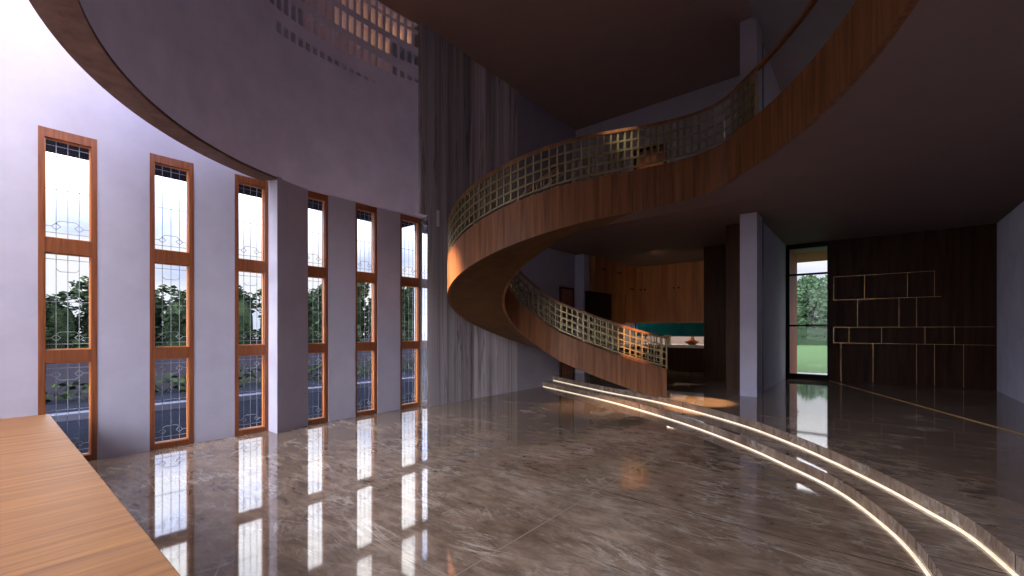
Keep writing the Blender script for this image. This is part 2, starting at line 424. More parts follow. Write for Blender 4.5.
# timber edge under the drum
sg = MB()
rings = []
AT = pi + math.asin((DC[1] - 2.90) / DRI)
for i in range(n + 1):
    an = AT + (A1 - AT) * i / n
    p, q = dp(DRI - .004, an), dp(DRO + .004, an)
    rings.append([(*p, ZL - .03), (*q, ZL - .03), (*q, ZL + .005), (*p, ZL + .005)])
M['edge'] = wood('weathered brown timber', (.10, .058, .042), (.19, .115, .085), (5, 5, 5), .55, .2)
struct('trim_2', sg.loft(rings), M['edge'], 'brown timber edge under the curved upper wall', 'trim')

# ------------------------------------------------------------------ stone wall, plaster walls, ceilings
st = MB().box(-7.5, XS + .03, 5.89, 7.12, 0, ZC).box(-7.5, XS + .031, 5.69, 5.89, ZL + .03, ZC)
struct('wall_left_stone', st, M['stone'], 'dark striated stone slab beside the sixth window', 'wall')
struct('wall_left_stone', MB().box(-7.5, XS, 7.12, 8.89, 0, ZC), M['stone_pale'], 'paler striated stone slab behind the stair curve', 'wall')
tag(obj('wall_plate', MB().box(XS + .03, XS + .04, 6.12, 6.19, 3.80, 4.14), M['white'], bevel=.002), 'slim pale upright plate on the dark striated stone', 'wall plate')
struct('wall_left_far', MB().box(-7.5, XS - .01, 8.89, YB + .3, 0, ZC), M['wall'], 'plain plaster wall beyond the striped stone', 'wall')
YU = 11.85
struct('wall_back_upper', MB().box(XS - .01, -2.09, YU, YU + .2, 4.35, ZC), M['wall'], 'plain upper storey wall behind the balcony rail', 'wall')
ce = MB()
arc = [dp(DRI + .1, A0 + (A1 - A0) * i / 40) for i in range(41)]
poly = arc + [(arc[-1][0], -.06), (-4.4, -.06), (-4.4, YF - .2), (XR + .2, YF - .2), (XR + .2, YB + .3), (XS - .2, YB + .3)]
poly = [p for i, p in enumerate(poly) if i == 0 or p != poly[i - 1]]
ce.prism(poly, ZC, ZC + .15)
struct('ceiling', ce, M['ceil'], 'high taupe ceiling over the hall', 'ceiling')
struct('wall_right', MB().box(XR, XR + .2, YF - .2, YB + .3, 0, ZC), M['drum'], 'dark grey wall at the far right', 'wall')
FX = -1.5
struct('wall_front', MB().box(FX, XR + .2, YF - .2, YF, 0, ZC).box(-7.9, FX, YF - .2, YF, 0, .25).box(-7.9, FX, YF - .2, YF, 5.6, ZC), M['wall'], 'plaster wall closing the hall', 'wall')
t = root('window_10', ((FX + XW) / 2, YF, .25), 'wide glazed front of the hall', 'window', None, 'structure')  # glazing added behind the camera so fill light can enter
fr = MB()
for k in range(5):
    x = XW + (FX - XW) * k / 4; fr.box(x - .03, x + .03, YF - .12, YF - .02, .25, 5.6)
for z in (.25, 2.6, 5.54): fr.box(XW, FX, YF - .119, YF - .021, z, z + .06)
obj('window_frame', fr, M['black'], t)
for k in range(4): obj('glass_pane', MB().box(XW + (FX - XW) * k / 4 + .03, XW + (FX - XW) * (k + 1) / 4 - .03, YF - .075, YF - .07, .31, 5.54), M['glass'], t)
struct('ground_front', MB().box(-60, 60, -60, YF - .2, -.3, -.06), M['porch'], 'pale forecourt in front of the hall', 'ground')

# ------------------------------------------------------------------ stair geometry
SCL = .962
P = dict(cx=-4.893 * SCL, cy=7.274 * SCL, Ri=.974 * SCL, Ro=2.097 * SCL, th=2.008)
KN = [R(a) for a in (-110, -60, 0, 60, 120, 180, 240)]
ZK = [-.017, .418, .792, 1.601, 2.489, 2.922, 3.649]
def polyfit(xs, ys, deg):
    n_ = deg + 1
    A = [[sum(x ** (i + j) for x in xs) for j in range(n_)] + [sum(y * x ** i for x, y in zip(xs, ys))] for i in range(n_)]
    for i in range(n_):
        p_ = max(range(i, n_), key=lambda r_: abs(A[r_][i])); A[i], A[p_] = A[p_], A[i]
        for r_ in range(n_):
            if r_ != i:
                f_ = A[r_][i] / A[i][i]; A[r_] = [a_ - f_ * b_ for a_, b_ in zip(A[r_], A[i])]
    return [A[i][n_] / A[i][i] for i in range(n_)]
CO = polyfit(KN, ZK, 4)
def zs(s): return CH + (sum(c * s ** i for i, c in enumerate(CO)) - CH) * SCL
BC, BR = (-6.566, 2.332), 7.049                           # balcony edge circle
def bpt(an, r=BR): return (BC[0] + r * cos(an), BC[1] + r * sin(an))
HB_S, HR_S, HB_B, HR_B = .641 * SCL, .68 * SCL, .68, .69
S0, S1 = R(-84), R(203)
AJ = R(44.5)
path = []                                                 # dicts: outer, inner, z, hb, hr, normal (outward)
Rm = (P['Ri'] + P['Ro']) / 2
N1 = 110
for i in range(N1 + 1):
    s = S0 + (S1 - S0) * i / N1
    a = P['th'] + max(s, 0); l = max(-s, 0) * Rm
    n_ = (cos(a), sin(a)); o_ = (sin(P['th']) * l, -cos(P['th']) * l)
    path.append(dict(o=(P['cx'] + P['Ro'] * n_[0] + o_[0], P['cy'] + P['Ro'] * n_[1] + o_[1]),
                     i=(P['cx'] + P['Ri'] * n_[0] + o_[0], P['cy'] + P['Ri'] * n_[1] + o_[1]), z=zs(s), hb=HB_S, hr=HR_S, n=n_))
p0 = path[-1]['o']; a = P['th'] + S1; t0 = (-sin(a), cos(a)); p1 = bpt(AJ); t1 = (sin(AJ), -cos(AJ))
WID = P['Ro'] - P['Ri']; m_ = 2.05
zA, zB = path[-1]['z'], ZL
N2 = 36
for i in range(1, N2 + 1):
    t = i / N2
    h00, h10, h01, h11 = 2 * t**3 - 3 * t**2 + 1, t**3 - 2 * t**2 + t, -2 * t**3 + 3 * t**2, t**3 - t**2
    o_ = tuple(h00 * p0[k] + h10 * m_ * t0[k] + h01 * p1[k] + h11 * m_ * t1[k] for k in (0, 1))
    d00, d10, d01, d11 = 6 * t**2 - 6 * t, 3 * t**2 - 4 * t + 1, -6 * t**2 + 6 * t, 3 * t**2 - 2 * t
    g_ = [d00 * p0[k] + d10 * m_ * t0[k] + d01 * p1[k] + d11 * m_ * t1[k] for k in (0, 1)]
    l = hypot(*g_); n_ = (g_[1] / l, -g_[0] / l)
    e = t * t * (3 - 2 * t)
    z = zA + (zB - zA) * (.75 * t + .25 * e)
    path.append(dict(o=o_, i=(o_[0] - n_[0] * WID, o_[1] - n_[1] * WID), z=z, hb=HB_S + (HB_B - HB_S) * e, hr=HR_S + (HR_B - HR_S) * e, n=n_))

def off(p, n_, d): return (p[0] + n_[0] * d, p[1] + n_[1] * d)
def ribbon(seq, d0, d1, f0, f1):
    """closed strip along seq of (pt, n, item): from d0 to d1 across, f0(item) to f1(item) up"""
    rg = []
    for p, n_, it in seq:
        a_, b_ = off(p, n_, d0), off(p, n_, d1)
        rg.append([(*a_, f0(it)), (*b_, f0(it)), (*b_, f1(it)), (*a_, f1(it))])
    return MB().loft(rg)
so = [(q['o'], q['n'], q) for q in path]; si = [(q['i'], q['n'], q) for q in path]
stair = root('helical_staircase', (P['cx'], P['cy'], Z2), 'sweeping walnut helical staircase rising from the raised floor to the balcony', 'staircase')
zlow = lambda q: max(q['z'], Z1 + .002)
obj('outer_stringer', ribbon(so, -.05, 0, zlow, lambda q: q['z'] + q['hb']), M['fascia'], stair, True)
NI = N1 + 16                                              # the inner side stops where it meets the landing
obj('inner_stringer', ribbon(si[:NI], 0, .05, zlow, lambda q: q['z'] + q['hb']), M['fascia'], stair, True)
rg = []
for q in path[14:N1 + 12]:
    a_, b_ = off(q['i'], q['n'], .045), off(q['o'], q['n'], -.045); z = max(q['z'], Z2 + .0) + .005
    rg.append([(*a_, z), (*b_, z), (*b_, z + .06), (*a_, z + .06)])
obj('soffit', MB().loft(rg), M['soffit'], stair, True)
rg = []
for q in path[N1 + 11:]:
    a_, b_ = off(q['i'], q['n'], .045), off(q['o'], q['n'], -.045); z = q['z'] + .005
    rg.append([(*a_, z), (*b_, z), (*b_, z + .06), (*a_, z + .06)])
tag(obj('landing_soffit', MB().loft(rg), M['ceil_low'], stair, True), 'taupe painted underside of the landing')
# treads
cum = [0]
for q, w_ in zip(path, path[1:]):
    cum.append(cum[-1] + hypot(*( (q['o'][k] + q['i'][k] - w_['o'][k] - w_['i'][k]) / 2 for k in (0, 1))))
NT = 25
def at(cm):
    for i in range(len(cum) - 1):
        if cum[i + 1] >= cm: break
    f_ = (cm - cum[i]) / (cum[i + 1] - cum[i])
    g_ = lambda a_, b_: tuple(x + (y - x) * f_ for x, y in zip(a_, b_))
    q, w_ = path[i], path[i + 1]
    n_ = g_(q['n'], w_['n']); l_ = hypot(*n_)
    return g_(q['o'], w_['o']), g_(q['i'], w_['i']), q['z'] + (w_['z'] - q['z']) * f_, (n_[0] / l_, n_[1] / l_)
for k in range(NT):
    oa, ia, za, na = at(cum[-1] * (k + .02) / NT); ob, ib, zb, nb = at(cum[-1] * (k + .98) / NT)
    z = max(zb + .22, Z2 + .12); pts = [off(oa, na, -.052), off(ob, nb, -.052), off(ib, nb, .052), off(ia, na, .052)]
    if k >= NT - 3: z = min(z, 4.3)
    zb_ = max(zb + .07, Z2 + .01)
    obj('tread', MB().prism(pts, min(zb_, z - .05), z), M['fascia'], stair)

def resample(seq, step_):
    out = []; acc = 0; out.append(0.0)
    c_ = [0]
    for (p, *_), (q, *_2) in zip(seq, seq[1:]): c_.append(c_[-1] + hypot(p[0] - q[0], p[1] - q[1]))
    cnt = max(1, round(c_[-1] / step_)); res = []
    for k in range(cnt + 1):
        t = c_[-1] * k / cnt; i = 0
        while i < len(c_) - 2 and c_[i + 1] < t: i += 1
        f_ = (t - c_[i]) / max(c_[i + 1] - c_[i], 1e-9)
        (p, n0, q0), (p2, n1, q1) = seq[i], seq[i + 1]
        L_ = lambda a_, b_: a_ + (b_ - a_) * f_
        nn = (L_(n0[0], n1[0]), L_(n0[1], n1[1])); ll = hypot(*nn)
        res.append(((L_(p[0], p2[0]), L_(p[1], p2[1])), (nn[0] / ll, nn[1] / ll), {kk: L_(q0[kk], q1[kk]) for kk in ('z', 'hb', 'hr')}))
    return res
def grille(seq, parent, d, cell=.118, rows=4):
    rs = resample(seq, cell); g = MB(); th, dep = .025, .045
    lo = lambda q: q['z'] + q['hb'] + .055
    hi = lambda q: q['z'] + q['hb'] + q['hr'] - .045
    for p, n_, q in rs:
        c = off(p, n_, d); tx = (-n_[1], n_[0], 0)
        g.beam((*c, lo(q) - .0), (*c, hi(q)), th, dep, tx)
    for r in range(rows + 1):
        g2 = ribbon([(p, n_, q) for p, n_, q in rs], d - dep / 2 + .002, d + dep / 2 - .002,
                    lambda q: lo(q) + (hi(q) - lo(q)) * r / rows - th / 2, lambda q: lo(q) + (hi(q) - lo(q)) * r / rows + th / 2)
        g.add(g2.v, g2.f)
    for k in range(0, len(rs), 7):                        # feet down to the stringer
        p, n_, q = rs[k]; c = off(p, n_, d); g.beam((*c, q['z'] + q['hb'] - .005), (*c, lo(q)), .03, .03, (-n_[1], n_[0], 0))
    return obj('grille', g, M['bronze'], parent)
def rail(seq, parent, d):
    return obj('handrail', ribbon(seq, d - .03, d + .03, lambda q: q['z'] + q['hb'] + q['hr'] - .045, lambda q: q['z'] + q['hb'] + q['hr']), M['fascia'], parent, True)
grille(so, stair, -.025); rail(so, stair, -.025)
grille(si[:NI], stair, .025); rail(si[:NI], stair, .025)

# ------------------------------------------------------------------ balcony
AE = R(-24); AG = R(41.0); NB = 60
bal = []
for i in range(NB + 1):
    an = AJ + (AE - AJ) * i / NB
    bal.append((bpt(an), (-cos(an), -sin(an)), dict(z=ZL, hb=HB_B, hr=HR_B)))
fas = ribbon(bal, -.06, 0, lambda q: q['z'], lambda q: q['z'] + q['hb'])
struct('trim_3', fas, M['fascia'], 'walnut fascia band sweeping along the balcony edge to the upper right', 'fascia', smooth=True)
ie = path[-1]['i']
slab = [b_[0] for b_ in bal]
slab = [off(p, (1, 0), .0) for p in slab]
slab = [(BC[0] + (BR + .05) * cos(AJ + (AE - AJ) * i / NB), BC[1] + (BR + .05) * sin(AJ + (AE - AJ) * i / NB)) for i in range(NB + 1)]
slab += [(XR, slab[-1][1]), (XR, YB), (XS, YB), (XS, 8.9), (-5.6, 8.75), (-4.2, 8.55), (-3.0, 8.45), (-2.0, 8.4), ie]
sm = MB().prism(slab, ZL + .004, 4.35)
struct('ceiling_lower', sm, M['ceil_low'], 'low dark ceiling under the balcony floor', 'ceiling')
br = root('balcony_railing', (*bpt(R(30)), ZL + HB_B), 'balcony railing with handrail and clear glass to the upper right', 'railing')
gseq = [b_ for b_ in bal if b_[0][0] <= bpt(AG)[0] + .02]
grille(gseq, br, -.03); rail(bal, br, -.03)
seq = [b_ for b_ in bal if b_[0][0] > bpt(AG)[0] + .05]
obj('glass_panel', ribbon(seq, -.036, -.024, lambda q: q['z'] + q['hb'] - .02, lambda q: q['z'] + q['hb'] + q['hr'] - .04), M['glass'], br, True)
obj('post', MB().beam((*off(gseq[-1][0], gseq[-1][1], -.03), ZL + HB_B - .01), (*off(gseq[-1][0], gseq[-1][1], -.03), ZL + HB_B + HR_B - .04), .035, .035, (1, 0, 0)), M['bronze'], br)

# ------------------------------------------------------------------ far side: pillar, partition, glazed opening, panelled wall
YG = 14.2
struct('column', MB().box(-2.02, -1.715, 9.8, 10.38, Z2, ZC), M['wall'], 'tall square plaster pillar left of the glazed opening', 'pillar')
struct('wall_side', MB().box(-2.09, -1.77, 10.88, YG, Z2, ZC), M['wall'], 'blue lit plaster wall leading to the glazed opening', 'wall')
tag(obj('sliding_door_edge', MB().box(-2.0, -1.775, 10.384, 10.876, Z2, 3.945), M['black']), 'black door edge slotted between pillar and side wall', 'sliding door')
struct('wall_slot', MB().box(-2.0, -1.775, 10.38, 10.88, 4.35, ZC), M['black'], 'black slot in the upper pillar wall', 'slot')
struct('wall_partition', MB().box(-2.47, -2.09, 10.62, 13.0, Z2, 3.95), M['darkcab'], 'brown wood partition behind the pillar', 'wall')
gx0, gx1 = on_y(788, 300, YG)[0], on_y(829, 300, YG)[0]
t = root('window_7', ((gx0 + gx1) / 2, YG, Z2), 'narrow black framed floor to ceiling window onto the lawn', 'window', None, 'structure')
zt = 3.93; fw_ = .038
fr = MB().box(gx0, gx0 + fw_, YG, YG + .08, Z2, zt).box(gx1 - fw_, gx1, YG, YG + .08, Z2, zt)
zz = [on_y(808, y, YG)[2] for y in (376, 325.5, 274, 246)]
for k, z in enumerate(zz): fr.box(gx0 + fw_, gx1 - fw_, YG, YG + .08, z - (.025 if 0 < k < 3 else .05), z + (.025 if 0 < k < 3 else .05))
obj('window_frame', fr, M['black'], t)
for za_, zb_ in zip(zz, zz[1:]): obj('glass_pane', MB().box(gx0 + fw_, gx1 - fw_, YG + .04, YG + .046, za_ + .02, zb_ - .02), M['glass'], t)
wr = MB().box(gx1, XR + .1, YG, YG + .25, Z2 - .2, 4.0)
wr.box(-2.09, gx0, YG, YG + .25, Z2 - .2, 4.0).box(gx0, gx1, YG, YG + .25, zz[-1] + .04, 4.0).box(gx0, gx1, YG, YG + .25, 0, zz[0] - .04)
wp = struct('wall_back_wood', wr, M['darkwood'], 'dark walnut panelled wall with thin brass inlay lines', 'wall')
il = MB(); th = .006
def hl(x0, y0, x1, y1):
    a_, b_ = on_y(x0, y0, YG), on_y(x1, y1, YG); z = (a_[2] + b_[2]) / 2; il.box(a_[0], b_[0], YG - .004, YG, z - th / 2, z + th / 2); return z
def vl(x, za_, zb_):
    a_ = on_y(x, 300, YG)[0]; il.box(a_ - th / 2, a_ + th / 2, YG - .004, YG, zb_, za_)
h1 = hl(833.7, 276, 935, 272); h2 = hl(833.7, 300, 941, 296.6); h3 = hl(833.7, 328, 995, 326); h4 = hl(833.7, 343, 995, 345)
for x in (833.7, 864.5, 907.4, 934.5): vl(x, h1, h2)
for x in (857.5, 899, 916.6): vl(x, h2, h3)
for x in (833.7, 849, 881.6, 925, 954.5): vl(x, h3, h4)
for x in (841, 873, 916.6, 934.5, 963.6): vl(x, h4, Z2 + .02)
tag(obj('brass_inlay', il, M['brass'], wp), 'thin brass lines dividing the panelling')
# upper storey back wall beyond the pillar, with a window that lights it
u = MB().box(-1.77, -1.2, YG, YG + .2, 4.35, ZC).box(1.6, XR, YG, YG + .2, 4.35, ZC).box(-1.2, 1.6, YG, YG + .2, 4.35, 5.0).box(-1.2, 1.6, YG, YG + .2, 7.4, ZC)
struct('wall_back_right', u, M['wall'], 'upper storey wall with a wide window right of the pillar', 'wall')
t = root('window_8', (.2, YG, 5.0), 'wide upper storey window behind the balcony glass', 'window', None, 'structure')
fr = MB().box(-1.2, -1.12, YG, YG + .08, 5, 7.4).box(1.52, 1.6, YG, YG + .08, 5, 7.4).box(-1.12, 1.52, YG, YG + .08, 5, 5.08).box(-1.12, 1.52, YG, YG + .08, 7.32, 7.4).box(.17, .23, YG, YG + .08, 5.08, 7.32)
obj('window_frame', fr, M['black'], t); obj('glass_pane', MB().box(-1.12, 1.52, YG + .04, YG + .046, 5.08, 7.32), M['glass'], t)
struct('ceiling_upper_right', MB().box(-1.77, XR, 7.4, YG, ZC - .03, ZC + .0), M['ceil_grey'], 'grey ceiling right of the upper pillar', 'ceiling')
# russet door on the upper storey
x0, x1 = on_y(637, 150, YU)[0], on_y(664, 150, YU)[0]
t = root('door_1', ((x0 + x1) / 2, YU, 4.35), 'russet wooden door on the upper storey behind the balcony grille', 'door', None, 'structure')
obj('door_leaf', MB().box(x0, x1, YU - .03, YU, 4.36, 6.62), M['door'], t)
obj('door_frame', MB().box(x0 - .08, x0, YU - .05, YU, 4.36, 6.7).box(x1, x1 + .08, YU - .05, YU, 4.36, 6.7).box(x0 - .08, x1 + .08, YU - .05, YU, 6.62, 6.72), M['darkcab'], t)
obj('door_handle', MB().box(x1 - .12, x1 - .09, YU - .07, YU - .03, 5.35, 5.55), M['brass'], t)

# ------------------------------------------------------------------ kitchen beyond the stair
KB = YB
ky = lambda px, X: on_x(px, 300, X)[1]
zk = on_y(680, 322.5, KB - .4)[2]; zs_ = on_y(680, 336.5, KB)[2]
kx1 = -3.3
kw = MB().box(XS, kx1, KB, KB + .25, 0, zs_).box(XS, kx1, KB, KB + .25, zk + .05, 4.0).box(XS, -6.9, KB, KB + .25, zs_, zk + .05).box(-3.5, kx1, KB, KB + .25, zs_, zk + .05)
kw.box(kx1, -1.9, KB, KB + .25, 0, 4.0)
struct('wall_back', kw, M['wall'], 'kitchen back wall with a long low window', 'wall')
t = root('window_9', (-5.2, KB, zs_), 'long low teal kitchen window above the worktop', 'window', None, 'structure')
obj('window_frame', MB().box(-6.9, -3.5, KB, KB + .06, zs_, zs_ + .03).box(-6.9, -3.5, KB, KB + .06, zk + .02, zk + .05).box(-6.9, -6.87, KB, KB + .06, zs_, zk).box(-3.53, -3.5, KB, KB + .06, zs_, zk), M['black'], t)
obj('glass_pane', MB().box(-6.9, -3.5, KB + .03, KB + .036, zs_, zk + .05), M['teal'], t)
# small square pillar and russet door on the left wall
y0, y1 = ky(574, XS), ky(588, XS)
struct('column', MB().box(XS - .01, XS + .32, YU - .05, YU + .30, Z2, 3.95), M['wall'], 'slim plaster pillar on the left wall beside the kitchen', 'pillar')
y0, y1 = ky(559.5, XS), ky(573, XS)
t = root('door_2', (XS, (y0 + y1) / 2, Z2), 'dark wooden door on the left wall behind the stair', 'door', None, 'structure')
zt2 = on_x(566, 287.5, XS)[2]
obj('door_leaf', MB().box(XS - .01, XS + .02, y0 + .06, y1 - .06, Z2, zt2 - .06), M['door'], t)
obj('door_frame', MB().box(XS - .01, XS + .04, y0, y0 + .06, Z2, zt2).box(XS - .01, XS + .04, y1 - .06, y1, Z2, zt2).box(XS - .01, XS + .04, y0, y1, zt2 - .06, zt2), M['darkcab'], t)
obj('door_handle', MB().box(XS + .02, XS + .06, y1 - .16, y1 - .13, Z2 + .95, Z2 + 1.1), M['brass'], t)

def cabinet(name, lb, x0, x1, y0, y1, z0, z1, face, mat, n=1, grp=None, handle=True):
    """unit with door leaves on its 'face' side ('+x' or '-y')"""
    t = root(name, ((x0 + x1) / 2, (y0 + y1) / 2, z0), lb, 'cabinet', grp)
    d = .022
    if face == '+x':
        obj('body', MB().box(x0, x1 - d, y0, y1, z0, z1), mat, t)
        for k in range(n):
            a_, b_ = y0 + (y1 - y0) * k / n + .003, y0 + (y1 - y0) * (k + 1) / n - .003
            dr = obj('door', MB().box(x1 - d + .001, x1, a_, b_, z0 + .004, z1 - .004), mat, t, bevel=.003)
            if handle:
                yy = b_ - .08 if k % 2 == 0 else a_ + .08
                obj('knob', MB().box(x1, x1 + .03, yy - .03, yy + .03, (z0 + z1) / 2 + .15, (z0 + z1) / 2 + .20), M['black'], dr)
    else:
        obj('body', MB().box(x0, x1, y0 + d, y1, z0, z1), mat, t)
        for k in range(n):
            a_, b_ = x0 + (x1 - x0) * k / n + .003, x0 + (x1 - x0) * (k + 1) / n - .003
            dr = obj('door', MB().box(a_, b_, y0, y0 + d - .001, z0 + .004, z1 - .004), mat, t, bevel=.003)
            if handle:
                xx = b_ - .08 if k % 2 == 0 else a_ + .08
                obj('knob', MB().box(xx - .03, xx + .03, y0 - .03, y0, (z0 + z1) / 2 + .15, (z0 + z1) / 2 + .20), M['black'], dr)
    return t
XK = XS + .45                                             # face of the left run
YK = KB - .42                                             # face of the back run
ys = [12.25, 13.4, 14.55, YK]
for k in range(3):
    cabinet('wall_cabinet', ['honey wood wall cabinet nearest the slim pillar, above the television', 'honey wood wall cabinet in the middle of the left kitchen run', 'honey wood wall cabinet in the far left kitchen corner'][k],
            XS, XK, ys[k], ys[k + 1] - .004, zk if k == 2 else 2.84, 3.945, '+x', M['kitchen'], 2, 'kitchen wall cabinets')
xs = [XS + .0, -5.72, -4.66, -3.6]
for k in range(3):
    cabinet('wall_cabinet', ['honey wood wall cabinet above the left end of the kitchen window', 'honey wood wall cabinet above the middle of the kitchen window', 'honey wood wall cabinet above the window beside the dark tall unit'][k],
            xs[k], xs[k + 1] - .004, YK + .002, KB, zk, 3.945, '-y', M['kitchen'], 2, 'kitchen wall cabinets')
cabinet('back_panel_cabinet', 'honey wood tall cabinet behind the television on the left kitchen wall', XS, XK - .05, 12.25, 14.546, 1.15, 2.836, '+x', M['kitchen'], 3, None, False)
cabinet('tall_cabinet', 'very dark floor to ceiling cabinet right of the kitchen window', -3.6, -2.475, 12.96, 13.6, Z2, 3.945, '-y', M['darkcab'], 2)
xb = -3.604
bases = [(XS + .6, -5.6), (-5.596, -4.6), (-4.596, xb)]
for k, (p, q) in enumerate(bases):
    cabinet('base_cabinet', ['dark base cabinet at the left under the back worktop', 'dark base cabinet in the middle under the back worktop', 'dark base cabinet under the worktop beside the tall unit'][k],
            p, q, 14.95, KB - .004, Z2, 1.0, '-y', M['darkcab'], 2, 'kitchen base cabinets')
cabinet('base_cabinet', 'dark base cabinet along the left kitchen wall under the television', XS, XS + .596, 12.35, KB - .004, Z2, 1.0, '+x', M['darkcab'], 4, 'kitchen base cabinets')
tag(obj('worktop', MB().prism([(XS, 12.33), (XS + .64, 12.33), (XS + .64, 14.9), (xb, 14.9), (xb, KB), (XS, KB)], 1.002, 1.10), M['white'], bevel=.006), 'pale stone worktop running under the kitchen window', 'worktop')
ta, tb = on_x(586.5, 300, XK)[1], on_x(611.5, 300, XK)[1]
tv = root('mounted_television', (XK - .05, (ta + tb) / 2, 1.95), 'large black television against the honey wood on the left kitchen wall', 'television')
obj('housing', MB().box(XK - .048, XK + .0, ta, tb, 1.93, 2.80), M['black'], tv, bevel=.006)
obj('screen', MB().box(XK + .001, XK + .004, ta + .03, tb - .03, 1.96, 2.77), M['screen'], tv)
# things on the worktop
bx, by, bz = on_y(692, 340, 15.15)[0], 15.15, 1.102
bowl = tag(obj('fruit_bowl', MB().lathe([(.10, 0), (.12, .015), (.20, .07), (.25, .12), (.235, .12), (.18, .07), (.08, .03)], (bx, by, bz), 24), M['clay'], None, True), 'brown wooden bowl of fruit on the worktop below the window', 'bowl')
for k, (ox, oy, oz) in enumerate([(-.09, .02, .115), (.08, .05, .115), (.0, -.09, .12), (.0, .03, .215)]):
    tag(obj('orange', MB().lathe([(.012, -.066), (.045, -.05), (.065, -.018), (.067, .012), (.05, .045), (.02, .064)], (bx + ox, by + oy, bz + oz), 14), M['orange'], None, True), 'orange piled with others in the wooden bowl', 'fruit', 'oranges in the bowl')
cx_ = on_y(668, 340, 15.05)[0]
cn = root('canister', (cx_, 15.05, 1.102), 'small beige canister on the worktop beside the rail end', 'canister')
obj('body', MB().lathe([(.10, 0), (.11, .01), (.11, .26), (.10, .27)], (cx_, 15.05, 1.102)), M['beige'], cn, True)
obj('lid', MB().lathe([(.112, .272), (.112, .30), (.03, .31), (.03, .335), (.01, .34)], (cx_, 15.05, 1.102)), M['clay'], cn, True)

# ------------------------------------------------------------------ wooden platform, lower left
pf = root('wooden_platform', (-4.6, -1.0, 0), 'broad low platform of light oak boards filling the lower left corner', 'platform')
obj('top', MB().box(XW + .005, -1.3, -2.6, .505, .56, .625), M['oak'], pf, bevel=.004)
obj('side_panel', MB().box(XW + .01, -1.36, .42, .46, .0, .56), M['oak'], pf)
obj('side_panel', MB().box(-1.40, -1.36, -2.54, .42, .0, .56), M['oak'], pf)
obj('side_panel', MB().box(XW + .01, -1.40, -2.54, -2.50, .0, .56), M['oak'], pf)

# ------------------------------------------------------------------ outdoors, left
struct('ground_left', MB().box(-90, -7.51, -4.2, 70, -.3, -.06), M['asphalt'], 'dark paving outside the tall windows', 'ground')
tag(obj('kerb', MB().box(-11.6, -11.3, -8, 22, -.06, .06), M['kerb']), 'pale kerb line in the dark paving outside the tall windows', 'kerb', None, 'structure')
tag(obj('garden_wall', MB().box(-15.2, -15, -10, 26, -.06, .95), M['boundary']), 'low grey garden wall in front of the dark trees', 'garden wall', None, 'structure')
def leaf_ball(mb, cx, cy, cz, rx, rz, n, size, rnd):
    for _ in range(n):
        while True:
            a_, b_, c_ = rnd.uniform(-1, 1), rnd.uniform(-1, 1), rnd.uniform(-1, 1)
            d_ = a_ * a_ + b_ * b_ + c_ * c_
            if .25 < d_ < 1: break
        x, y, z = cx + a_ * rx, cy + b_ * rx, cz + c_ * rz
        s = size * rnd.uniform(.6, 1.3); th_, ph = rnd.uniform(0, 2 * pi), rnd.uniform(-1, 1)
        u_ = (cos(th_), sin(th_), rnd.uniform(-.5, .5)); v_ = (-sin(th_) * ph, cos(th_) * ph, 1)
        mb.add([(x - u_[0] * s, y - u_[1] * s, z - u_[2] * s), (x - v_[0] * s * .5, y - v_[1] * s * .5, z - v_[2] * s * .5),
                (x + u_[0] * s, y + u_[1] * s, z + u_[2] * s), (x + v_[0] * s * .5, y + v_[1] * s * .5, z + v_[2] * s * .5)], [(0, 1, 2, 3)])
def crown_mesh(seed, h, r, n, size, mat, core=True):
    rnd = random.Random(seed); mb = MB()
    if core: mb.lathe([(.5 * r, h * .0), (.6 * r, h * .28), (.58 * r, h * .5), (.42 * r, h * .68), (.1 * r, h * .8)], n=10)
    for k in range(9):
        leaf_ball(mb, rnd.uniform(-.5, .5) * r, rnd.uniform(-.5, .5) * r, h * (.14 + .72 * (k + rnd.random()) / 9), r * rnd.uniform(.5, .75), h * rnd.uniform(.13, .2), n // 9, size, rnd)
    me = bpy.data.meshes.new('crown'); me.from_pydata(mb.v, [], mb.f); me.materials.append(mat); return me
def trunk_mesh(h, r):
    mb = MB().lathe([(r, 0), (r * .8, h * .3), (r * .6, h * .6), (r * .3, h * .8)], n=8)
    me = bpy.data.meshes.new('trunk'); me.from_pydata(mb.v, [], mb.f); me.materials.append(M['trunk']); return me
def tree(x, y, z, cm, tm, sc, rz, lb, grp):
    t = root('leafy_tree', (x, y, z), lb, 'tree', grp); t.scale = (sc[0], sc[0], sc[1]); t.rotation_euler = (0, 0, rz)
    for nm, me in (('crown', cm), ('trunk', tm)):
        o = bpy.data.objects.new(nm, me); COL.objects.link(o); o.parent = t
DM = [crown_mesh(k, 4.0, 1.1, 1500, .15, M['leaf_dark']) for k in (1, 2, 3)]; TM = trunk_mesh(4.0, .12)
ORD = ['first', 'second', 'third', 'fourth', 'fifth', 'sixth', 'seventh', 'eighth', 'ninth', 'tenth', 'eleventh', 'twelfth', 'thirteenth', 'fourteenth', 'fifteenth', 'sixteenth']
for k in range(16):
    y = 1.5 + k * 2.35
    hh = (4.9 + 3.2 * y / 36) * random.choice([.84, .95, 1.0, 1.08, .9])
    tree(-45 + random.uniform(-1.5, 1.5), y + random.uniform(-.4, .4), -.06, DM[k % 3], TM, (random.uniform(1.5, 1.9), hh / 4.0), random.uniform(0, 6),
         'dark bushy tree beyond the tall windows, %s in the row from the platform side' % ORD[k], 'dark trees beyond the tall windows')
hm = MB(); rnd = random.Random(5)
for k in range(70): leaf_ball(hm, -14.2 + rnd.uniform(-.2, .2), -1 + k * .3, .15, .35, .3, 16, .09, rnd)
tag(obj('low_hedge', hm, M['leaf_dark']), 'low dark hedge along the grey garden wall', 'hedge')

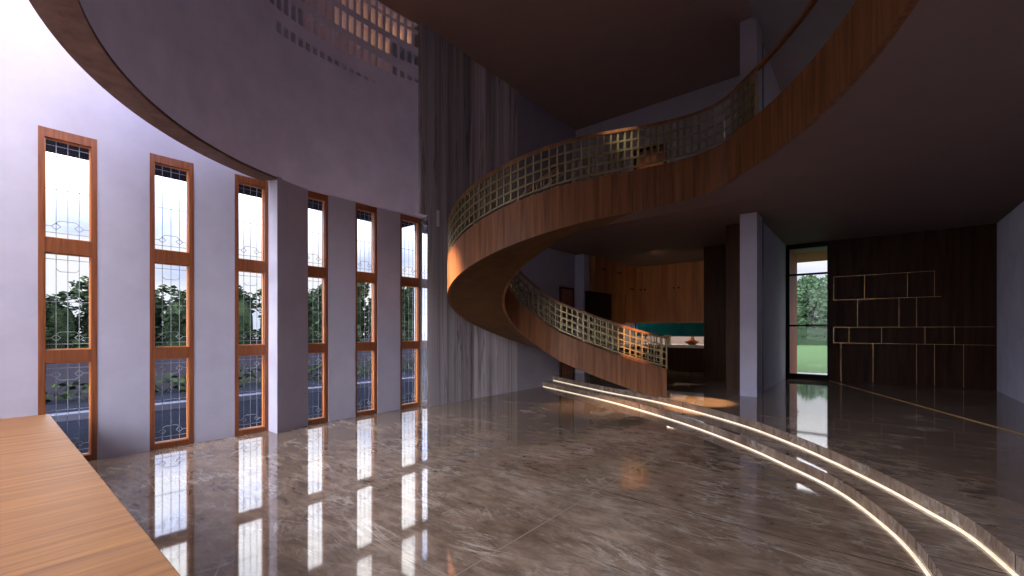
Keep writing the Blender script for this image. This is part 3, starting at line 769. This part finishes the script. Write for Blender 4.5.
# ------------------------------------------------------------------ outdoors, far side
struct('ground_far', MB().box(-7.6, 60, YB + .3, 40, -.3, .0).box(-30, 60, 40, 130, -.3, .0), M['lawn'], 'bright lawn beyond the narrow black framed window', 'lawn')
struct('ground_porch', MB().box(-1.9, 8, YG + .25, 17.2, -.1, .2), M['porch'], 'pale porch paving outside the narrow window', 'paving')
struct('wall_porch', MB().box(-2.05, -1.74, YG + .25, 16.4, 0, 4.3), M['brick'], 'red brown porch wall seen through the narrow window', 'wall')
struct('ceiling_porch', MB().box(-2.05, 8, YG + .25, 18.2, 3.96, 4.3), M['brick'], 'red brown porch soffit outside the narrow window', 'soffit')
LM = [crown_mesh(k, 5.0, 1.5, 4200, .17, M['leaf_light'], False) for k in (11, 12)]; TM2 = trunk_mesh(5.0, .16)
for k, (x, s1, s2) in enumerate([(-11.6, 1.9, 2.15), (-8.3, 2.0, 2.5), (-5.3, 1.9, 2.2), (-14.8, 2.2, 2.4), (-2.2, 2.0, 2.4)]):
    tree(x, 95 + (k % 2) * 2, 0, LM[k % 2], TM2, (s1, s2), k * 1.3, ['pale green tree beyond the lawn at the left edge of the narrow window', 'tallest pale green tree beyond the lawn in the narrow window', 'pale green tree beyond the lawn at the right edge of the narrow window',
         'pale green tree beyond the lawn hidden behind the porch wall', 'pale green tree beyond the lawn hidden behind the panelled wall'][k], 'pale green trees beyond the lawn')
def hedge(x0, x1, y, h, dp_, nn, size, mat, name, lb):
    hm = MB().box(x0, x1, y - dp_ * .35, y + dp_ * .35, 0, h * .9)
    for k in range(nn):
        x = x0 + (x1 - x0) * (k + .5) / nn
        leaf_ball(hm, x, y, h * .52, (x1 - x0) / nn, dp_ * .55, 60, size, rnd)
        leaf_ball(hm, x, y, h * .9, (x1 - x0) / nn, h * .14, 24, size, rnd)
    tag(obj(name, hm, mat), lb, 'hedge')
hedge(-12, 4, 56, 2.0, .9, 30, .14, M['leaf_dark'], 'lawn_hedge', 'dark hedge at the far edge of the lawn')
hedge(-12.5, -2.2, 19.2, 2.25, .8, 30, .09, M['leaf_deep'], 'kitchen_hedge', 'green hedge outside the low kitchen window')

# ------------------------------------------------------------------ sky and light
SKY_TOP, SKY_FRONT = 4.8, 6.4
wd = bpy.data.worlds.new('sky'); SC.world = wd; wd.use_nodes = True; nt = wd.node_tree; nt.nodes.clear()
out = nt.nodes.new('ShaderNodeOutputWorld'); bg = nt.nodes.new('ShaderNodeBackground'); tc = nt.nodes.new('ShaderNodeTexCoord')
mp = nt.nodes.new('ShaderNodeMapping'); mp.inputs['Scale'].default_value = (1, 1, 3.2); nt.links.new(tc.outputs['Generated'], mp.inputs[0])
f = noise(nt, mp.outputs[0], 3.0, 6, .55)
col = ramp(nt, f, [(.36, (.58, .67, .96)), (.52, (.91, .93, 1.0)), (.7, (1.0, .98, .96))])
sp = nt.nodes.new('ShaderNodeSeparateXYZ'); nt.links.new(tc.outputs['Generated'], sp.inputs[0])
el = nt.nodes.new('ShaderNodeMapRange'); el.interpolation_type = 'SMOOTHSTEP'
for k, v in zip((1, 2, 3, 4), (.13, .36, 1.05, SKY_TOP)): el.inputs[k].default_value = v
nt.links.new(sp.outputs[2], el.inputs[0])
fy = nt.nodes.new('ShaderNodeMapRange'); fy.interpolation_type = 'SMOOTHSTEP'       # sky boosted behind the camera, added as fill
for k, v in zip((1, 2, 3, 4), (-.40, -.95, 1.0, SKY_FRONT)): fy.inputs[k].default_value = v
nt.links.new(sp.outputs[1], fy.inputs[0])
mu = nt.nodes.new('ShaderNodeMath'); mu.operation = 'MULTIPLY'
nt.links.new(el.outputs[0], mu.inputs[0]); nt.links.new(fy.outputs[0], mu.inputs[1])
nt.links.new(col, bg.inputs[0]); nt.links.new(mu.outputs[0], bg.inputs[1]); nt.links.new(bg.outputs[0], out.inputs[0])

def light(name, kind, loc, energy, color=(1, 1, 1), rot=None, aim=None, **kw):
    d = bpy.data.lights.new(name, kind); o = bpy.data.objects.new(name, d); COL.objects.link(o); o.location = loc
    d.energy = energy; d.color = color
    for k, v in kw.items(): setattr(d, k, v)
    if aim:
        from mathutils import Vector
        o.rotation_euler = (Vector(aim) - Vector(loc)).to_track_quat('-Z', 'Y').to_euler()
    return o
sun = light('sun', 'SUN', (-3, -2, 12), 6.5, (1.0, .93, .86), aim=(-3 - .50, -2 + .09, 12 - .86), angle=R(14))
def portal(loc, aim, sx, sy):
    o = light('sky_portal', 'AREA', loc, 1, aim=aim, shape='RECTANGLE', size=sx, size_y=sy); o.data.cycles.is_portal = True
for y0, y1 in WIN: portal((XW - .2, (y0 + y1) / 2, 2.0), (0, (y0 + y1) / 2, 2.0), .5, 3.9)
portal((-6.0, -1.2, 8.2), (-6.0, -1.2, 0), 3.4, 5.6)
portal(((gx0 + gx1) / 2, YG + .1, 2.1), ((gx0 + gx1) / 2, 0, 2.1), .9, 3.7)
portal(((FX + XW) / 2, YF - .15, 2.9), ((FX + XW) / 2, 0, 2.9), 5.8, 5.3)
portal((.2, YG + .1, 6.2), (.2, 0, 6.2), 2.7, 2.4)
portal((-5.2, KB + .1, 1.65), (-5.2, 0, 1.65), 3.4, .6)
# added accent lights without fixtures, for sun patches and glow
WARM = (1.0, .62, .30)
light('stair_end_fill', 'SPOT', (-6.85, 3.0, 3.86), 3800, (1.0, .64, .36), aim=(-5.75, 5.25, 2.5), spot_size=R(27), spot_blend=1, shadow_soft_size=.12)  # added light, source unseen, for the warm left end of the stair
light('worktop_fill', 'AREA', (-5.2, 15.55, zk - .02), 18, (1.0, .78, .55), aim=(-5.2, 15.5, 0), shape='RECTANGLE', size=3.0, size_y=.1)  # added strip of light to brighten the worktop, no fixture there
light('kitchen_fill', 'SPOT', (-4.9, 12.6, 3.9), 30, WARM, aim=(-5.3, 15.6, 2.4), spot_size=R(110), spot_blend=1, shadow_soft_size=.15)  # added fill on the kitchen cabinets, source unseen
light('rail_fill', 'SPOT', (-2.75, 6.55, 3.3), 1800, (1.0, .46, .18), aim=(-3.76, 8.55, 1.38), spot_size=R(14), spot_blend=.6, shadow_soft_size=.04)  # added narrow beam for the orange glow on the lower grille
light('upper_rail_fill', 'SPOT', (-3.0, 3.6, 7.8), 3500, (1.0, .92, .75), aim=(-3.15, 6.4, 4.45), spot_size=R(13), spot_blend=.6, shadow_soft_size=.04)  # added beam brightening the upper grille bars, no fixture there
light('upper_door_fill', 'SPOT', (-4.7, 10.4, 7.7), 90, WARM, aim=(-4.7, 11.8, 5.4), spot_size=R(40), spot_blend=.8, shadow_soft_size=.05)  # added light to lift the upper storey door, source unseen
light('floor_patch_fill', 'SPOT', (-2.9, 9.3, 3.9), 2600, WARM, aim=(-2.45, 8.55, .26), spot_size=R(20), spot_blend=.5, shadow_soft_size=.05)  # added beam standing in for the sun patch on the raised floor

SC.view_settings.view_transform = 'Standard'; SC.view_settings.look = 'None'; SC.view_settings.gamma = 1
SC.view_settings.use_curve_mapping = False; SC.view_settings.exposure = 0
try:
    SC.cycles.use_denoising = True; SC.cycles.max_bounces = 8; SC.cycles.diffuse_bounces = 4; SC.cycles.glossy_bounces = 4
    SC.cycles.transparent_max_bounces = 12; SC.cycles.sample_clamp_indirect = 6; SC.cycles.caustics_reflective = False; SC.cycles.caustics_refractive = False
except Exception: pass
